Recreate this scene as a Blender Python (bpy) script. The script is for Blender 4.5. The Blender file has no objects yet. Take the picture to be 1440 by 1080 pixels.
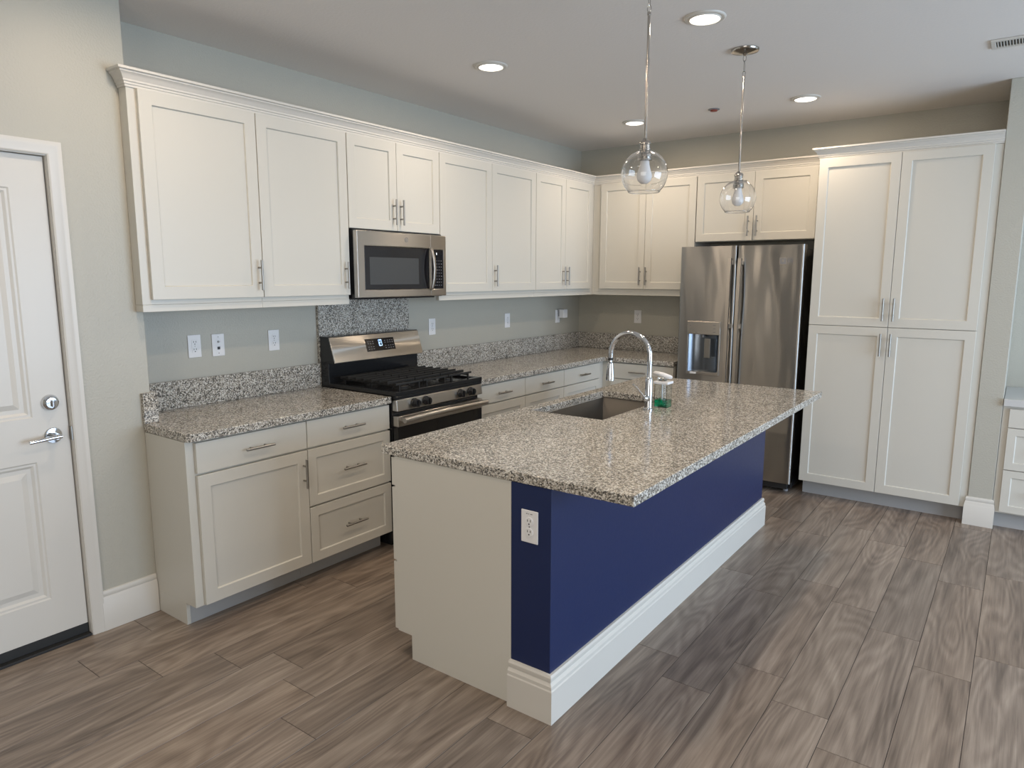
import bpy, bmesh, math, random
from mathutils import Vector, Matrix
random.seed(7)
SC = bpy.context.scene
COL = SC.collection
PI = math.pi

# ------------------------------------------------------------------ camera
def make_camera():
    y, p, r = math.radians(36.2337), math.radians(-8.8112), math.radians(0.0933)
    F = Vector((-math.sin(y)*math.cos(p), math.cos(y)*math.cos(p), math.sin(p)))
    R0 = Vector((math.cos(y), math.sin(y), 0)); U0 = R0.cross(F)
    R = math.cos(r)*R0 + math.sin(r)*U0
    U = -math.sin(r)*R0 + math.cos(r)*U0
    cd = bpy.data.cameras.new('camera'); co = bpy.data.objects.new('camera', cd)
    cd.sensor_width = 36; cd.lens = 976.15/1440*36; cd.clip_start = 0.05
    M = Matrix((( R.x, U.x, -F.x, 3.4976), (R.y, U.y, -F.y, -5.8763), (R.z, U.z, -F.z, 1.5911), (0, 0, 0, 1)))
    co.matrix_world = M
    COL.objects.link(co); SC.camera = co
make_camera()

# ------------------------------------------------------------------ world, light, exposure
SC.view_settings.view_transform = 'Standard'
SC.view_settings.look = 'None'
SC.view_settings.gamma = 1
SC.view_settings.use_curve_mapping = False
SC.view_settings.exposure = -0.87
w = bpy.data.worlds.new('world'); SC.world = w; w.use_nodes = True
w.node_tree.nodes['Background'].inputs[0].default_value = (0.75, 0.86, 1.0, 1)
w.node_tree.nodes['Background'].inputs[1].default_value = 1.6

def area(name, loc, size, rot, power, color, shape='RECTANGLE', parent=None, spread=PI):
    ld = bpy.data.lights.new(name, 'AREA'); ld.shape = shape
    ld.size = size[0]; ld.size_y = size[1]; ld.energy = power; ld.color = color; ld.spread = spread
    o = bpy.data.objects.new(name, ld); COL.objects.link(o)
    o.location = loc; o.rotation_euler = rot
    if parent: o.parent = parent
    return o
DAY = (0.60, 0.78, 1.0)
# outdoor light through the right wall opening, then a fill behind the camera
area('daylight_fill', (7.35, -2.6, 1.25), (3.6, 2.2), (PI/2, 0, PI/2), 390, DAY)
area('daylight_fill', (4.6, -9.2, 1.35), (3.0, 1.8), (PI/2, 0, 0), 115, (1.0, 0.95, 0.87))  # unseen warm fill added to lift faces turned toward the camera
LAMP_POWER = 13.5
LAMP_COLOR = (1.0, 0.80, 0.60)

# ------------------------------------------------------------------ materials
MATS = {}
def nodes(name):
    m = bpy.data.materials.new(name); m.use_nodes = True
    nt = m.node_tree; b = nt.nodes['Principled BSDF']
    MATS[name] = m
    return m, nt, b
def N(nt, t, **kw):
    n = nt.nodes.new(t)
    for k, v in kw.items():
        if hasattr(n, k): setattr(n, k, v)
        else: n.inputs[k].default_value = v
    return n
def simple(name, col, rough=0.5, metal=0.0, bump=0.0, bscale=100, spec=0.5, coat=0.0):
    m, nt, b = nodes(name)
    b.inputs['Base Color'].default_value = (*col, 1); b.inputs['Roughness'].default_value = rough
    b.inputs['Metallic'].default_value = metal; b.inputs['Specular IOR Level'].default_value = spec
    b.inputs['Coat Weight'].default_value = coat
    tc = N(nt, 'ShaderNodeTexCoord'); nz = N(nt, 'ShaderNodeTexNoise'); nz.inputs['Scale'].default_value = bscale
    nz.inputs['Detail'].default_value = 3
    nt.links.new(tc.outputs['Object'], nz.inputs['Vector'])
    bp = N(nt, 'ShaderNodeBump'); bp.inputs['Strength'].default_value = bump; bp.inputs['Distance'].default_value = 0.002
    nt.links.new(nz.outputs['Fac'], bp.inputs['Height'])
    if bump > 0: nt.links.new(bp.outputs['Normal'], b.inputs['Normal'])
    # slight procedural variation of the gloss
    mr = N(nt, 'ShaderNodeMapRange'); mr.inputs['To Min'].default_value = max(0.02, rough*0.92); mr.inputs['To Max'].default_value = min(1, rough*1.08)
    nt.links.new(nz.outputs['Fac'], mr.inputs['Value']); nt.links.new(mr.outputs['Result'], b.inputs['Roughness'])
    return m
WALL = simple('wall_paint', (0.465, 0.45, 0.39), 0.42, bump=0.9, bscale=110, spec=0.5)
CEIL = simple('ceiling_paint', (0.80, 0.77, 0.74), 0.8, bump=0.4, bscale=70, spec=0.2)
WHITE = simple('cabinet_white', (0.62, 0.60, 0.54), 0.32, bump=0.03, bscale=60)
TRIM = simple('trim_white', (0.655, 0.63, 0.58), 0.35, bump=0.03, bscale=60)
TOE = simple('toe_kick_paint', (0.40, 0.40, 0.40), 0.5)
NAVY = simple('navy_paint', (0.0065, 0.018, 0.080), 0.40, bump=0.12, bscale=70, spec=0.5)
BLACK = simple('black_enamel', (0.012, 0.013, 0.015), 0.18)
IRON = simple('cast_iron', (0.012, 0.012, 0.012), 0.55, bump=0.2, bscale=400)
DGLASS = simple('dark_glass', (0.008, 0.008, 0.010), 0.06)
MGLASS = simple('microwave_screen', (0.055, 0.058, 0.06), 0.15)
RUBBER = simple('black_rubber', (0.02, 0.02, 0.02), 0.6)
CHROME = simple('chrome', (0.66, 0.68, 0.71), 0.08, metal=1)
NICKEL = simple('brushed_nickel', (0.34, 0.325, 0.30), 0.40, metal=1)
POLN = simple('polished_nickel', (0.45, 0.43, 0.40), 0.17, metal=1)
PLASTIC = simple('white_plastic', (0.80, 0.80, 0.81), 0.35)
SLOT = simple('slot_dark', (0.02, 0.02, 0.02), 0.5)
GREYCAP = simple('grey_print', (0.25, 0.25, 0.26), 0.5)
DESKTOP = simple('desk_top_laminate', (0.56, 0.56, 0.55), 0.5, bump=0.02)
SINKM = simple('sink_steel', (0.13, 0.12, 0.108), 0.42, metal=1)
RED = simple('red_cap', (0.25, 0.05, 0.03), 0.5)
TERRA = simple('outside_ground', (0.4, 0.38, 0.33), 0.9)

def steel(name, col, rough, wavy=0.0, axis='X'):
    m, nt, b = nodes(name)
    b.inputs['Metallic'].default_value = 1; b.inputs['Base Color'].default_value = (*col, 1)
    b.inputs['Anisotropic'].default_value = 0.9; b.inputs['Anisotropic Rotation'].default_value = 0.25
    tg = N(nt, 'ShaderNodeTangent', direction_type='RADIAL', axis='Z'); nt.links.new(tg.outputs[0], b.inputs['Tangent'])
    tc = N(nt, 'ShaderNodeTexCoord'); mp = N(nt, 'ShaderNodeMapping'); nz = N(nt, 'ShaderNodeTexNoise')
    mp.inputs['Scale'].default_value = (3, 3, 300); nz.inputs['Scale'].default_value = 1; nz.inputs['Detail'].default_value = 2
    nt.links.new(tc.outputs['Object'], mp.inputs[0]); nt.links.new(mp.outputs[0], nz.inputs['Vector'])
    mr = N(nt, 'ShaderNodeMapRange'); mr.inputs['To Min'].default_value = rough*0.98; mr.inputs['To Max'].default_value = rough*1.02
    nt.links.new(nz.outputs['Fac'], mr.inputs['Value']); nt.links.new(mr.outputs['Result'], b.inputs['Roughness'])
    if wavy:
        mp2 = N(nt, 'ShaderNodeMapping'); mp2.inputs['Scale'].default_value = (5.5, 5.5, 1.6)
        n2 = N(nt, 'ShaderNodeTexNoise'); n2.inputs['Scale'].default_value = 1; n2.inputs['Detail'].default_value = 1
        nt.links.new(tc.outputs['Object'], mp2.inputs[0]); nt.links.new(mp2.outputs[0], n2.inputs['Vector'])
        bp = N(nt, 'ShaderNodeBump'); bp.inputs['Strength'].default_value = wavy; bp.inputs['Distance'].default_value = 0.02
        nt.links.new(n2.outputs['Fac'], bp.inputs['Height']); nt.links.new(bp.outputs[0], b.inputs['Normal'])
    return m
STEEL = steel('stainless_steel', (0.50, 0.475, 0.44), 0.28)
FSTEEL = steel('fridge_steel', (0.37, 0.36, 0.345), 0.30, wavy=0.55)
FSTEEL.node_tree.nodes['Principled BSDF'].inputs['Anisotropic'].default_value = 1.0
HSTEEL = steel('handle_steel', (0.47, 0.45, 0.42), 0.36)

def granite():
    m, nt, b = nodes('granite')
    L = nt.links.new
    tc = N(nt, 'ShaderNodeTexCoord')
    nz = N(nt, 'ShaderNodeTexNoise'); nz.inputs['Scale'].default_value = 140; nz.inputs['Detail'].default_value = 2
    L(tc.outputs['Object'], nz.inputs['Vector'])
    mx = N(nt, 'ShaderNodeVectorMath', operation='MULTIPLY_ADD'); mx.inputs[1].default_value = (0.006,)*3
    L(nz.outputs['Color'], mx.inputs[0]); L(tc.outputs['Object'], mx.inputs[2])
    v1 = N(nt, 'ShaderNodeTexVoronoi'); v1.inputs['Scale'].default_value = 195; L(mx.outputs[0], v1.inputs['Vector'])
    v2 = N(nt, 'ShaderNodeTexVoronoi'); v2.inputs['Scale'].default_value = 340; L(mx.outputs[0], v2.inputs['Vector'])
    s1 = N(nt, 'ShaderNodeSeparateColor'); L(v1.outputs['Color'], s1.inputs[0])
    s2 = N(nt, 'ShaderNodeSeparateColor'); L(v2.outputs['Color'], s2.inputs[0])
    big = N(nt, 'ShaderNodeTexNoise'); big.inputs['Scale'].default_value = 9; big.inputs['Detail'].default_value = 3
    L(tc.outputs['Object'], big.inputs['Vector'])
    a = N(nt, 'ShaderNodeMath', operation='MULTIPLY_ADD'); a.inputs[1].default_value = 0.30; L(big.outputs['Fac'], a.inputs[0]); L(s1.outputs[0], a.inputs[2])
    sub = N(nt, 'ShaderNodeMath', operation='SUBTRACT'); L(a.outputs[0], sub.inputs[0]); sub.inputs[1].default_value = 0.15
    r1 = N(nt, 'ShaderNodeValToRGB'); r1.color_ramp.interpolation = 'CONSTANT'; cr = r1.color_ramp
    cr.elements[0].position = 0; cr.elements[0].color = (0.018, 0.017, 0.017, 1)
    cr.elements[1].position = 0.16; cr.elements[1].color = (0.085, 0.078, 0.072, 1)
    for p, c in ((0.29, (0.22, 0.205, 0.185)), (0.43, (0.38, 0.345, 0.29)), (0.62, (0.56, 0.52, 0.455)), (0.80, (0.76, 0.74, 0.69))):
        e = cr.elements.new(p); e.color = (*c, 1)
    L(sub.outputs[0], r1.inputs[0])
    r2 = N(nt, 'ShaderNodeValToRGB'); r2.color_ramp.interpolation = 'CONSTANT'; cr = r2.color_ramp
    cr.elements[0].position = 0; cr.elements[0].color = (0.03, 0.028, 0.027, 1)
    cr.elements[1].position = 0.22; cr.elements[1].color = (0.30, 0.275, 0.235, 1)
    e = cr.elements.new(0.6); e.color = (0.62, 0.59, 0.52, 1)
    L(s2.outputs[1], r2.inputs[0])
    mix = N(nt, 'ShaderNodeMix', data_type='RGBA'); mix.inputs[0].default_value = 0.22
    L(r1.outputs[0], mix.inputs[6]); L(r2.outputs[0], mix.inputs[7])
    L(mix.outputs[2], b.inputs['Base Color'])
    b.inputs['Roughness'].default_value = 0.12; b.inputs['Specular IOR Level'].default_value = 0.5
    return m
GRANITE = granite()

def floor_mat():
    m, nt, b = nodes('wood_plank_tile'); L = nt.links.new
    uv = N(nt, 'ShaderNodeUVMap'); uv.uv_map = 'uv'
    at = N(nt, 'ShaderNodeAttribute'); at.attribute_name = 'rnd'
    sp = N(nt, 'ShaderNodeSeparateColor'); L(at.outputs['Color'], sp.inputs[0])
    off = N(nt, 'ShaderNodeVectorMath', operation='MULTIPLY_ADD'); off.inputs[1].default_value = (17, 23, 31)
    L(at.outputs['Color'], off.inputs[0]); L(uv.outputs[0], off.inputs[2])
    def noise(sc, scale, detail, dist, rough=0.55):
        mp = N(nt, 'ShaderNodeMapping'); mp.inputs['Scale'].default_value = sc; L(off.outputs[0], mp.inputs[0])
        n = N(nt, 'ShaderNodeTexNoise'); n.inputs['Scale'].default_value = scale; n.inputs['Detail'].default_value = detail
        n.inputs['Distortion'].default_value = dist; n.inputs['Roughness'].default_value = rough
        L(mp.outputs[0], n.inputs['Vector']); return n
    # contour lines of a smooth stretched noise: cathedral grain
    c = noise((5.5, 0.9, 1), 1.0, 1.2, 0.25)
    mul = N(nt, 'ShaderNodeMath', operation='MULTIPLY'); mul.inputs[1].default_value = 85; L(c.outputs['Fac'], mul.inputs[0])
    sn = N(nt, 'ShaderNodeMath', operation='SINE'); L(mul.outputs[0], sn.inputs[0])
    c2 = N(nt, 'ShaderNodeMapRange'); c2.inputs['From Min'].default_value = -1; L(sn.outputs[0], c2.inputs['Value'])
    fine = noise((95, 2.2, 1), 1.0, 5, 0.6, 0.7)
    blot = noise((15.0, 1.25, 1), 1.0, 4, 0.5, 0.6)
    a1 = N(nt, 'ShaderNodeMath', operation='MULTIPLY_ADD'); a1.inputs[1].default_value = 0.14; L(c2.outputs[0], a1.inputs[0])
    a2 = N(nt, 'ShaderNodeMath', operation='MULTIPLY_ADD'); a2.inputs[1].default_value = 0.62; L(fine.outputs['Fac'], a2.inputs[0])
    a3 = N(nt, 'ShaderNodeMath', operation='MULTIPLY_ADD'); a3.inputs[1].default_value = 0.85; L(blot.outputs['Fac'], a3.inputs[0])
    a4 = N(nt, 'ShaderNodeMath', operation='MULTIPLY_ADD'); a4.inputs[1].default_value = 0.12; L(sp.outputs[0], a4.inputs[0])
    a4.inputs[2].default_value = -0.40
    L(a4.outputs[0], a3.inputs[2]); L(a3.outputs[0], a2.inputs[2]); L(a2.outputs[0], a1.inputs[2])
    r = N(nt, 'ShaderNodeValToRGB'); cr = r.color_ramp
    cr.elements[0].position = 0.18; cr.elements[0].color = (0.115, 0.086, 0.066, 1)
    cr.elements[1].position = 0.92; cr.elements[1].color = (0.50, 0.42, 0.34, 1)
    e = cr.elements.new(0.45); e.color = (0.225, 0.175, 0.137, 1)
    e = cr.elements.new(0.66); e.color = (0.325, 0.262, 0.208, 1)
    L(a1.outputs[0], r.inputs[0])
    hs = N(nt, 'ShaderNodeHueSaturation'); L(r.outputs[0], hs.inputs['Color'])
    ms = N(nt, 'ShaderNodeMapRange'); ms.inputs['To Min'].default_value = 0.88; ms.inputs['To Max'].default_value = 1.0; L(sp.outputs[1], ms.inputs['Value']); L(ms.outputs[0], hs.inputs['Saturation'])
    mv = N(nt, 'ShaderNodeMapRange'); mv.inputs['To Min'].default_value = 0.92; mv.inputs['To Max'].default_value = 1.06; L(sp.outputs[2], mv.inputs['Value']); L(mv.outputs[0], hs.inputs['Value'])
    L(hs.outputs[0], b.inputs['Base Color'])
    b.inputs['Roughness'].default_value = 0.36
    bp = N(nt, 'ShaderNodeBump'); bp.inputs['Strength'].default_value = 0.15; bp.inputs['Distance'].default_value = 0.001
    L(fine.outputs['Fac'], bp.inputs['Height']); L(bp.outputs[0], b.inputs['Normal'])
    return m
FLOOR = floor_mat()
GROUT = simple('grout', (0.045, 0.038, 0.034), 0.8)

def glass_mat(name, col=(1, 1, 1), rough=0.0, ior=1.45):
    m, nt, b = nodes(name)
    b.inputs['Base Color'].default_value = (*col, 1); b.inputs['Roughness'].default_value = rough
    b.inputs['Transmission Weight'].default_value = 1; b.inputs['IOR'].default_value = ior
    return m
GLASS = glass_mat('clear_glass')
CLEARP = glass_mat('clear_plastic', (0.92, 0.95, 0.95), 0.03, 1.35)
SOAP = glass_mat('green_soap', (0.0, 0.45, 0.22), 0.0, 1.33)
def emit(name, col, s):
    m, nt, b = nodes(name)
    b.inputs['Base Color'].default_value = (0.8, 0.8, 0.8, 1)
    b.inputs['Emission Color'].default_value = (*col, 1); b.inputs['Emission Strength'].default_value = s
    return m
LENS = emit('lamp_lens', (1.0, 0.93, 0.82), 6)
CLOCK = emit('clock_digits', (0.35, 0.6, 1.0), 5)
GLYPH = emit('display_glyph', (0.9, 0.95, 1.0), 2)
BULBM = simple('frosted_bulb', (0.88, 0.88, 0.88), 0.25)

# ------------------------------------------------------------------ mesh helpers
def bx(bm, x0, x1, y0, y1, z0, z1):
    v = [bm.verts.new((x, y, z)) for z in (z0, z1) for x, y in ((x0, y0), (x1, y0), (x1, y1), (x0, y1))]
    for f in ((3, 2, 1, 0), (4, 5, 6, 7), (0, 1, 5, 4), (1, 2, 6, 5), (2, 3, 7, 6), (3, 0, 4, 7)):
        bm.faces.new([v[i] for i in f])
def prism(bm, pts, z0, z1):
    """pts counter-clockwise in xy"""
    a = [bm.verts.new((x, y, z0)) for x, y in pts]; b = [bm.verts.new((x, y, z1)) for x, y in pts]; n = len(pts)
    bm.faces.new(a[::-1]); bm.faces.new(b)
    for i in range(n): bm.faces.new((a[i], a[(i+1) % n], b[(i+1) % n], b[i]))
def prism_y(bm, pts, y0, y1):
    """pts in xz"""
    a = [bm.verts.new((x, y0, z)) for x, z in pts]; b = [bm.verts.new((x, y1, z)) for x, z in pts]; n = len(pts)
    bm.faces.new(a); bm.faces.new(b[::-1])
    for i in range(n): bm.faces.new((a[(i+1) % n], a[i], b[i], b[(i+1) % n]))
def tube(bm, path, r, seg=16, caps=True):
    path = [Vector(p) for p in path]; rs = r if isinstance(r, (list, tuple)) else [r]*len(path)
    up = None; rings = []
    for i, p in enumerate(path):
        t = (path[min(i+1, len(path)-1)] - path[max(i-1, 0)]).normalized()
        if up is None:
            up = Vector((0, 0, 1)) if abs(t.z) < 0.9 else Vector((1, 0, 0))
        a = t.cross(up).normalized(); up = a.cross(t).normalized()
        rings.append([bm.verts.new(p + rs[i]*(math.cos(2*PI*k/seg)*a + math.sin(2*PI*k/seg)*up)) for k in range(seg)])
    for i in range(len(rings)-1):
        for k in range(seg):
            bm.faces.new((rings[i][k], rings[i][(k+1) % seg], rings[i+1][(k+1) % seg], rings[i+1][k]))
    if caps:
        bm.faces.new(rings[0][::-1]); bm.faces.new(rings[-1])
def lathe(bm, prof, c=(0, 0, 0), axis='Z', seg=40, close=False):
    """prof: list of (radius, height)"""
    def P(r, h, a):
        x, y = r*math.cos(a), r*math.sin(a)
        q = {'Z': (x, y, h), 'X': (h, x, y), 'Y': (x, h, y)}[axis]
        return (c[0]+q[0], c[1]+q[1], c[2]+q[2])
    rings = []
    for r, h in prof:
        if r < 1e-6: rings.append([bm.verts.new(P(0, h, 0))])
        else: rings.append([bm.verts.new(P(r, h, 2*PI*k/seg)) for k in range(seg)])
    pairs = list(zip(rings[:-1], rings[1:]))
    if close: pairs.append((rings[-1], rings[0]))
    for A, B in pairs:
        for k in range(seg):
            k2 = (k+1) % seg
            if len(A) == 1 and len(B) == 1: continue
            if len(A) == 1: bm.faces.new((A[0], B[k2], B[k]))
            elif len(B) == 1: bm.faces.new((A[k], A[k2], B[0]))
            else: bm.faces.new((A[k], A[k2], B[k2], B[k]))
def sweep(bm, prof, path, side=1, caps=True):
    """prof [(out, z)], path [(x, y)]; out points to the right of travel for side=1"""
    P = [Vector((x, y)) for x, y in path]; rows = []
    def nrm(a, b):
        d = (b-a).normalized(); return Vector((d.y, -d.x))*side
    for i, p in enumerate(P):
        if i == 0: n = nrm(P[0], P[1])
        elif i == len(P)-1: n = nrm(P[-2], P[-1])
        else:
            n1, n2 = nrm(P[i-1], p), nrm(p, P[i+1]); n = (n1+n2)/(1+n1.dot(n2))
        rows.append([bm.verts.new((p.x+n.x*o, p.y+n.y*o, z)) for o, z in prof])
    k = len(prof)
    for A, B in zip(rows[:-1], rows[1:]):
        for j in range(k): bm.faces.new((A[j], B[j], B[(j+1) % k], A[(j+1) % k]))
    if caps: bm.faces.new(rows[0]); bm.faces.new(rows[-1][::-1])
def obj(name, bm, mat, parent=None, bevel=0.0, smooth=False, seg=2, angle=35):
    bmesh.ops.recalc_face_normals(bm, faces=bm.faces)
    me = bpy.data.meshes.new(name)
    off = parent['_loc'] if parent is not None and '_loc' in parent else (0, 0, 0)
    if parent is not None: bmesh.ops.translate(bm, verts=bm.verts, vec=-Vector(off))
    bm.to_mesh(me); bm.free()
    o = bpy.data.objects.new(name, me); COL.objects.link(o)
    for m in (mat if isinstance(mat, (list, tuple)) else [mat]): me.materials.append(m)
    if parent is not None:
        o.parent = parent; o['_loc'] = off
    if smooth or bevel:
        for p in me.polygons: p.use_smooth = True
        me.set_sharp_from_angle(angle=math.radians(angle))
    if bevel:
        b = o.modifiers.new('bevel', 'BEVEL'); b.width = bevel; b.segments = seg; b.limit_method = 'ANGLE'; b.angle_limit = math.radians(40)
        b.harden_normals = True
    return o
def nb(): return bmesh.new()
def box_obj(name, mat, dims, parent=None, bevel=0.0):
    bm = nb(); bx(bm, *dims); return obj(name, bm, mat, parent, bevel)
def thing(name, label, cat, loc=(0, 0, 0), group=None):
    o = bpy.data.objects.new(name, None); COL.objects.link(o); o.location = loc; o['_loc'] = tuple(loc)
    o.empty_display_size = 0.05
    o['label'] = label; o['category'] = cat
    if group: o['group'] = group
    return o
def tag(o, label, cat, group=None):
    o['label'] = label; o['category'] = cat
    if group: o['group'] = group
    return o
def struct(o): o['kind'] = 'structure'; return o
def copy_tree(o, parent=None):
    c = o.copy(); COL.objects.link(c)
    if parent is not None: c.parent = parent
    for ch in list(o.children): copy_tree(ch, c)
    return c

# local frame mapping: facing '+x' (range wall), '-y' (back wall), '-x' (island); u horizontal, z up, d outward
def fmap(face):
    return {'+x': lambda u, z, d: (d, u, z), '-y': lambda u, z, d: (u, -d, z), '-x': lambda u, z, d: (-d, u, z)}[face]
def fbox(bm, f, u0, u1, z0, z1, d0, d1):
    a, b = f(u0, z0, d0), f(u1, z1, d1)
    bx(bm, min(a[0], b[0]), max(a[0], b[0]), min(a[1], b[1]), max(a[1], b[1]), min(a[2], b[2]), max(a[2], b[2]))
def shaker(face, u0, u1, z0, z1, d, rail=0.058, t=0.019, name='door', parent=None, mat=None, flat=False):
    """d = outward coordinate of the door's front"""
    f = fmap(face); bm = nb()
    if flat: fbox(bm, f, u0, u1, z0, z1, d-t, d)
    else:
        def ring(i, dd): return [bm.verts.new(f(u, z, dd)) for u, z in ((u0+i, z0+i), (u1-i, z0+i), (u1-i, z1-i), (u0+i, z1-i))]
        A, B, C_, D, E = ring(0, d-t), ring(0, d), ring(rail, d), ring(rail+0.0025, d-0.004), ring(rail+0.003, d-0.009)
        bm.faces.new(A)
        for P, Q in ((A, B), (B, C_), (C_, D), (D, E)):
            for k in range(4): bm.faces.new((P[k], P[(k+1) % 4], Q[(k+1) % 4], Q[k]))
        bm.faces.new(E)
    return obj(name, bm, mat or WHITE, parent, bevel=0.0015, angle=25)
def pull(face, u, z, d, parent, vertical=True, L=0.152, sp=0.076):
    f = fmap(face); bm = nb(); s = 0.030
    P = (lambda a: f(u, z+a, d+s)) if vertical else (lambda a: f(u+a, z, d+s))
    Q = (lambda a: f(u, z+a, d)) if vertical else (lambda a: f(u+a, z, d))
    tube(bm, [P(-L/2), P(-L/2+0.001), P(L/2-0.001), P(L/2)], [0.0052, 0.006, 0.006, 0.0052], 12)
    for a in (-sp/2, sp/2): tube(bm, [Q(a), P(a)], 0.0045, 10)
    return obj('handle', bm, NICKEL, parent, smooth=True)

# ================================================================== room shell
H = 2.757; J = 0.2635; YW = -4.306
XR, YF = 7.4, -9.3
def floor():
    me = bpy.data.meshes.new('floor'); bm = nb()
    uvl = bm.loops.layers.uv.new('uv'); cl = bm.loops.layers.float_color.new('rnd')
    W, LN, g = 0.2015, 1.012, 0.0017
    known = {0: -2.744, 1: -3.519, 2: -3.333, 3: -3.157, 4: -3.433, 5: -3.262, 6: -3.05, 7: -3.60, 8: -3.90, 9: -4.507, 10: -4.352, 11: -4.255, 12: -4.406, 13: -4.627, 14: -4.779, -1: -2.50, -2: -3.22, -3: -2.9}
    for k in range(-22, 18):
        xl = 3.2645 - W*k; j0 = known.get(k, random.uniform(-3, -2))
        n = math.floor((YF-j0)/LN)-1
        y = j0 + n*LN
        while y < 0.1:
            x0, x1, y0, y1 = xl+g, xl+W-g, max(y+g, YF), min(y+LN-g, 0.05)
            if y1 > y0 and x1 > -0.1 and x0 < XR+0.2:
                c = (random.random(), random.random(), random.random(), 1)
                v = [bm.verts.new(p) for p in ((x0, y0, 0), (x1, y0, 0), (x1, y1, 0), (x0, y1, 0), (x0-g/2, y0-g/2, -0.0015), (x1+g/2, y0-g/2, -0.0015), (x1+g/2, y1+g/2, -0.0015), (x0-g/2, y1+g/2, -0.0015))]
                fs = [bm.faces.new((v[0], v[1], v[2], v[3]))] + [bm.faces.new((v[i], v[4+i], v[4+(i+1) % 4], v[(i+1) % 4])) for i in range(4)]
                for f in fs:
                    for lp in f.loops:
                        lp[uvl].uv = (lp.vert.co.x-xl, lp.vert.co.y-y); lp[cl] = c
            y += LN
    n0 = len(bm.faces)
    bx(bm, -0.15, XR+0.15, YF-0.15, 0.15, -0.1, -0.0012)
    bm.faces.ensure_lookup_table()
    for f in bm.faces[n0:]: f.material_index = 1
    bm.to_mesh(me); bm.free()
    me.materials.append(FLOOR); me.materials.append(GROUT)
    o = bpy.data.objects.new('floor', me); COL.objects.link(o); struct(o)
floor()
struct(box_obj('ceiling', CEIL, (-0.15, XR+0.15, YF-0.15, 0.15, H, H+0.15)))
struct(box_obj('wall_left', WALL, (-0.15, 0, YW, 0.15, 0, H)))
struct(box_obj('wall_back', WALL, (0, XR+0.15, 0, 0.15, 0, H)))
# wall with the door, standing further into the room
DY0, DY1, DZ = -5.53, -4.650, 2.066      # door slab
bm = nb(); x0, x1 = -0.15, J
ya, yb, zd = DY0-0.022, DY1+0.022, DZ+0.020
pp = [(YF, 0), (ya, 0), (ya, zd), (yb, zd), (yb, 0), (YW, 0), (YW, H), (YF, H)]
A_ = [bm.verts.new((x0, y, z)) for y, z in pp]; B_ = [bm.verts.new((x1, y, z)) for y, z in pp]
bm.faces.new(A_); bm.faces.new(B_[::-1])
for i in range(8): bm.faces.new((A_[i], A_[(i+1) % 8], B_[(i+1) % 8], B_[i]))
struct(obj('wall_side', bm, WALL, bevel=0.003))
# pier beside the pantry
PX0, PX1, PYF = 3.317, 3.451, -0.617
struct(box_obj('wall_pier', WALL, (PX0, PX1, PYF, 0, 0, H), bevel=0.004))
# right and front walls with window openings (behind and beside the camera)
bm = nb()
def wall_open_x(bm, x0, x1, ya, yb, holes):
    y = ya
    for h0, h1, z0, z1 in holes:
        bx(bm, x0, x1, y, h0, 0, H); 
        if z0 > 0: bx(bm, x0, x1, h0, h1, 0, z0)
        bx(bm, x0, x1, h0, h1, z1, H); y = h1
    bx(bm, x0, x1, y, yb, 0, H)
wall_open_x(bm, XR, XR+0.15, YF, 0, [(-4.4, -0.8, 0.12, 2.36)])
struct(obj('wall_right', bm, WALL))
bm = nb(); bx(bm, J, 3.1, YF-0.15, YF, 0, H); bx(bm, 6.1, XR, YF-0.15, YF, 0, H); bx(bm, 3.1, 6.1, YF-0.15, YF, 0, 0.45); bx(bm, 3.1, 6.1, YF-0.15, YF, 2.25, H)
struct(obj('wall_front', bm, WALL))
def window_x(name, y0, y1, z0, z1):
    bm = nb(); t = 0.06; x = XR+0.05
    bx(bm, x, x+0.05, y0, y0+t, z0, z1); bx(bm, x, x+0.05, y1-t, y1, z0, z1); bx(bm, x, x+0.05, y0+t, y1-t, z0, z0+t); bx(bm, x, x+0.05, y0+t, y1-t, z1-t, z1)
    m = (y0+y1)/2; bx(bm, x, x+0.05, m-t/2, m+t/2, z0+t, z1-t)
    struct(obj(name, bm, TRIM))
window_x('window_1', -4.4, -0.8, 0.12, 2.36)
bm = nb(); t = 0.06
bx(bm, 3.1, 3.1+t, YF-0.1, YF-0.05, 0.45, 2.25); bx(bm, 6.1-t, 6.1, YF-0.1, YF-0.05, 0.45, 2.25); bx(bm, 3.1+t, 6.1-t, YF-0.1, YF-0.05, 0.45, 0.45+t); bx(bm, 3.1+t, 6.1-t, YF-0.1, YF-0.05, 2.25-t, 2.25); bx(bm, 4.57, 4.63, YF-0.1, YF-0.05, 0.51, 2.19)
struct(obj('window_2', bm, TRIM))

BASEP = [(0, 0), (0.016, 0), (0.016, 0.128), (0.0135, 0.133), (0.0135, 0.146), (0.0075, 0.158), (0.0095, 0.163), (0.0095, 0.176), (0.006, 0.1835), (0, 0.1855)]
bm = nb(); sweep(bm, BASEP, [(J, DY1+0.0535), (J, -4.3475)], 1); struct(obj('baseboard_left', bm, TRIM, smooth=True, angle=30))
bm = nb(); sweep(bm, BASEP, [(J, YF), (J, DY0-0.0535)], 1); struct(obj('baseboard_side', bm, TRIM, smooth=True, angle=30))
bm = nb(); sweep(bm, BASEP, [(PX0, PYF+0.007), (PX0, PYF), (PX1, PYF), (PX1, PYF+0.004)], 1); struct(obj('baseboard_pier', bm, TRIM, smooth=True, angle=30))
bm = nb(); sweep(bm, BASEP, [(5.2, 0), (XR, 0), (XR, YF)], 1); struct(obj('baseboard_right', bm, TRIM, smooth=True, angle=30))

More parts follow.
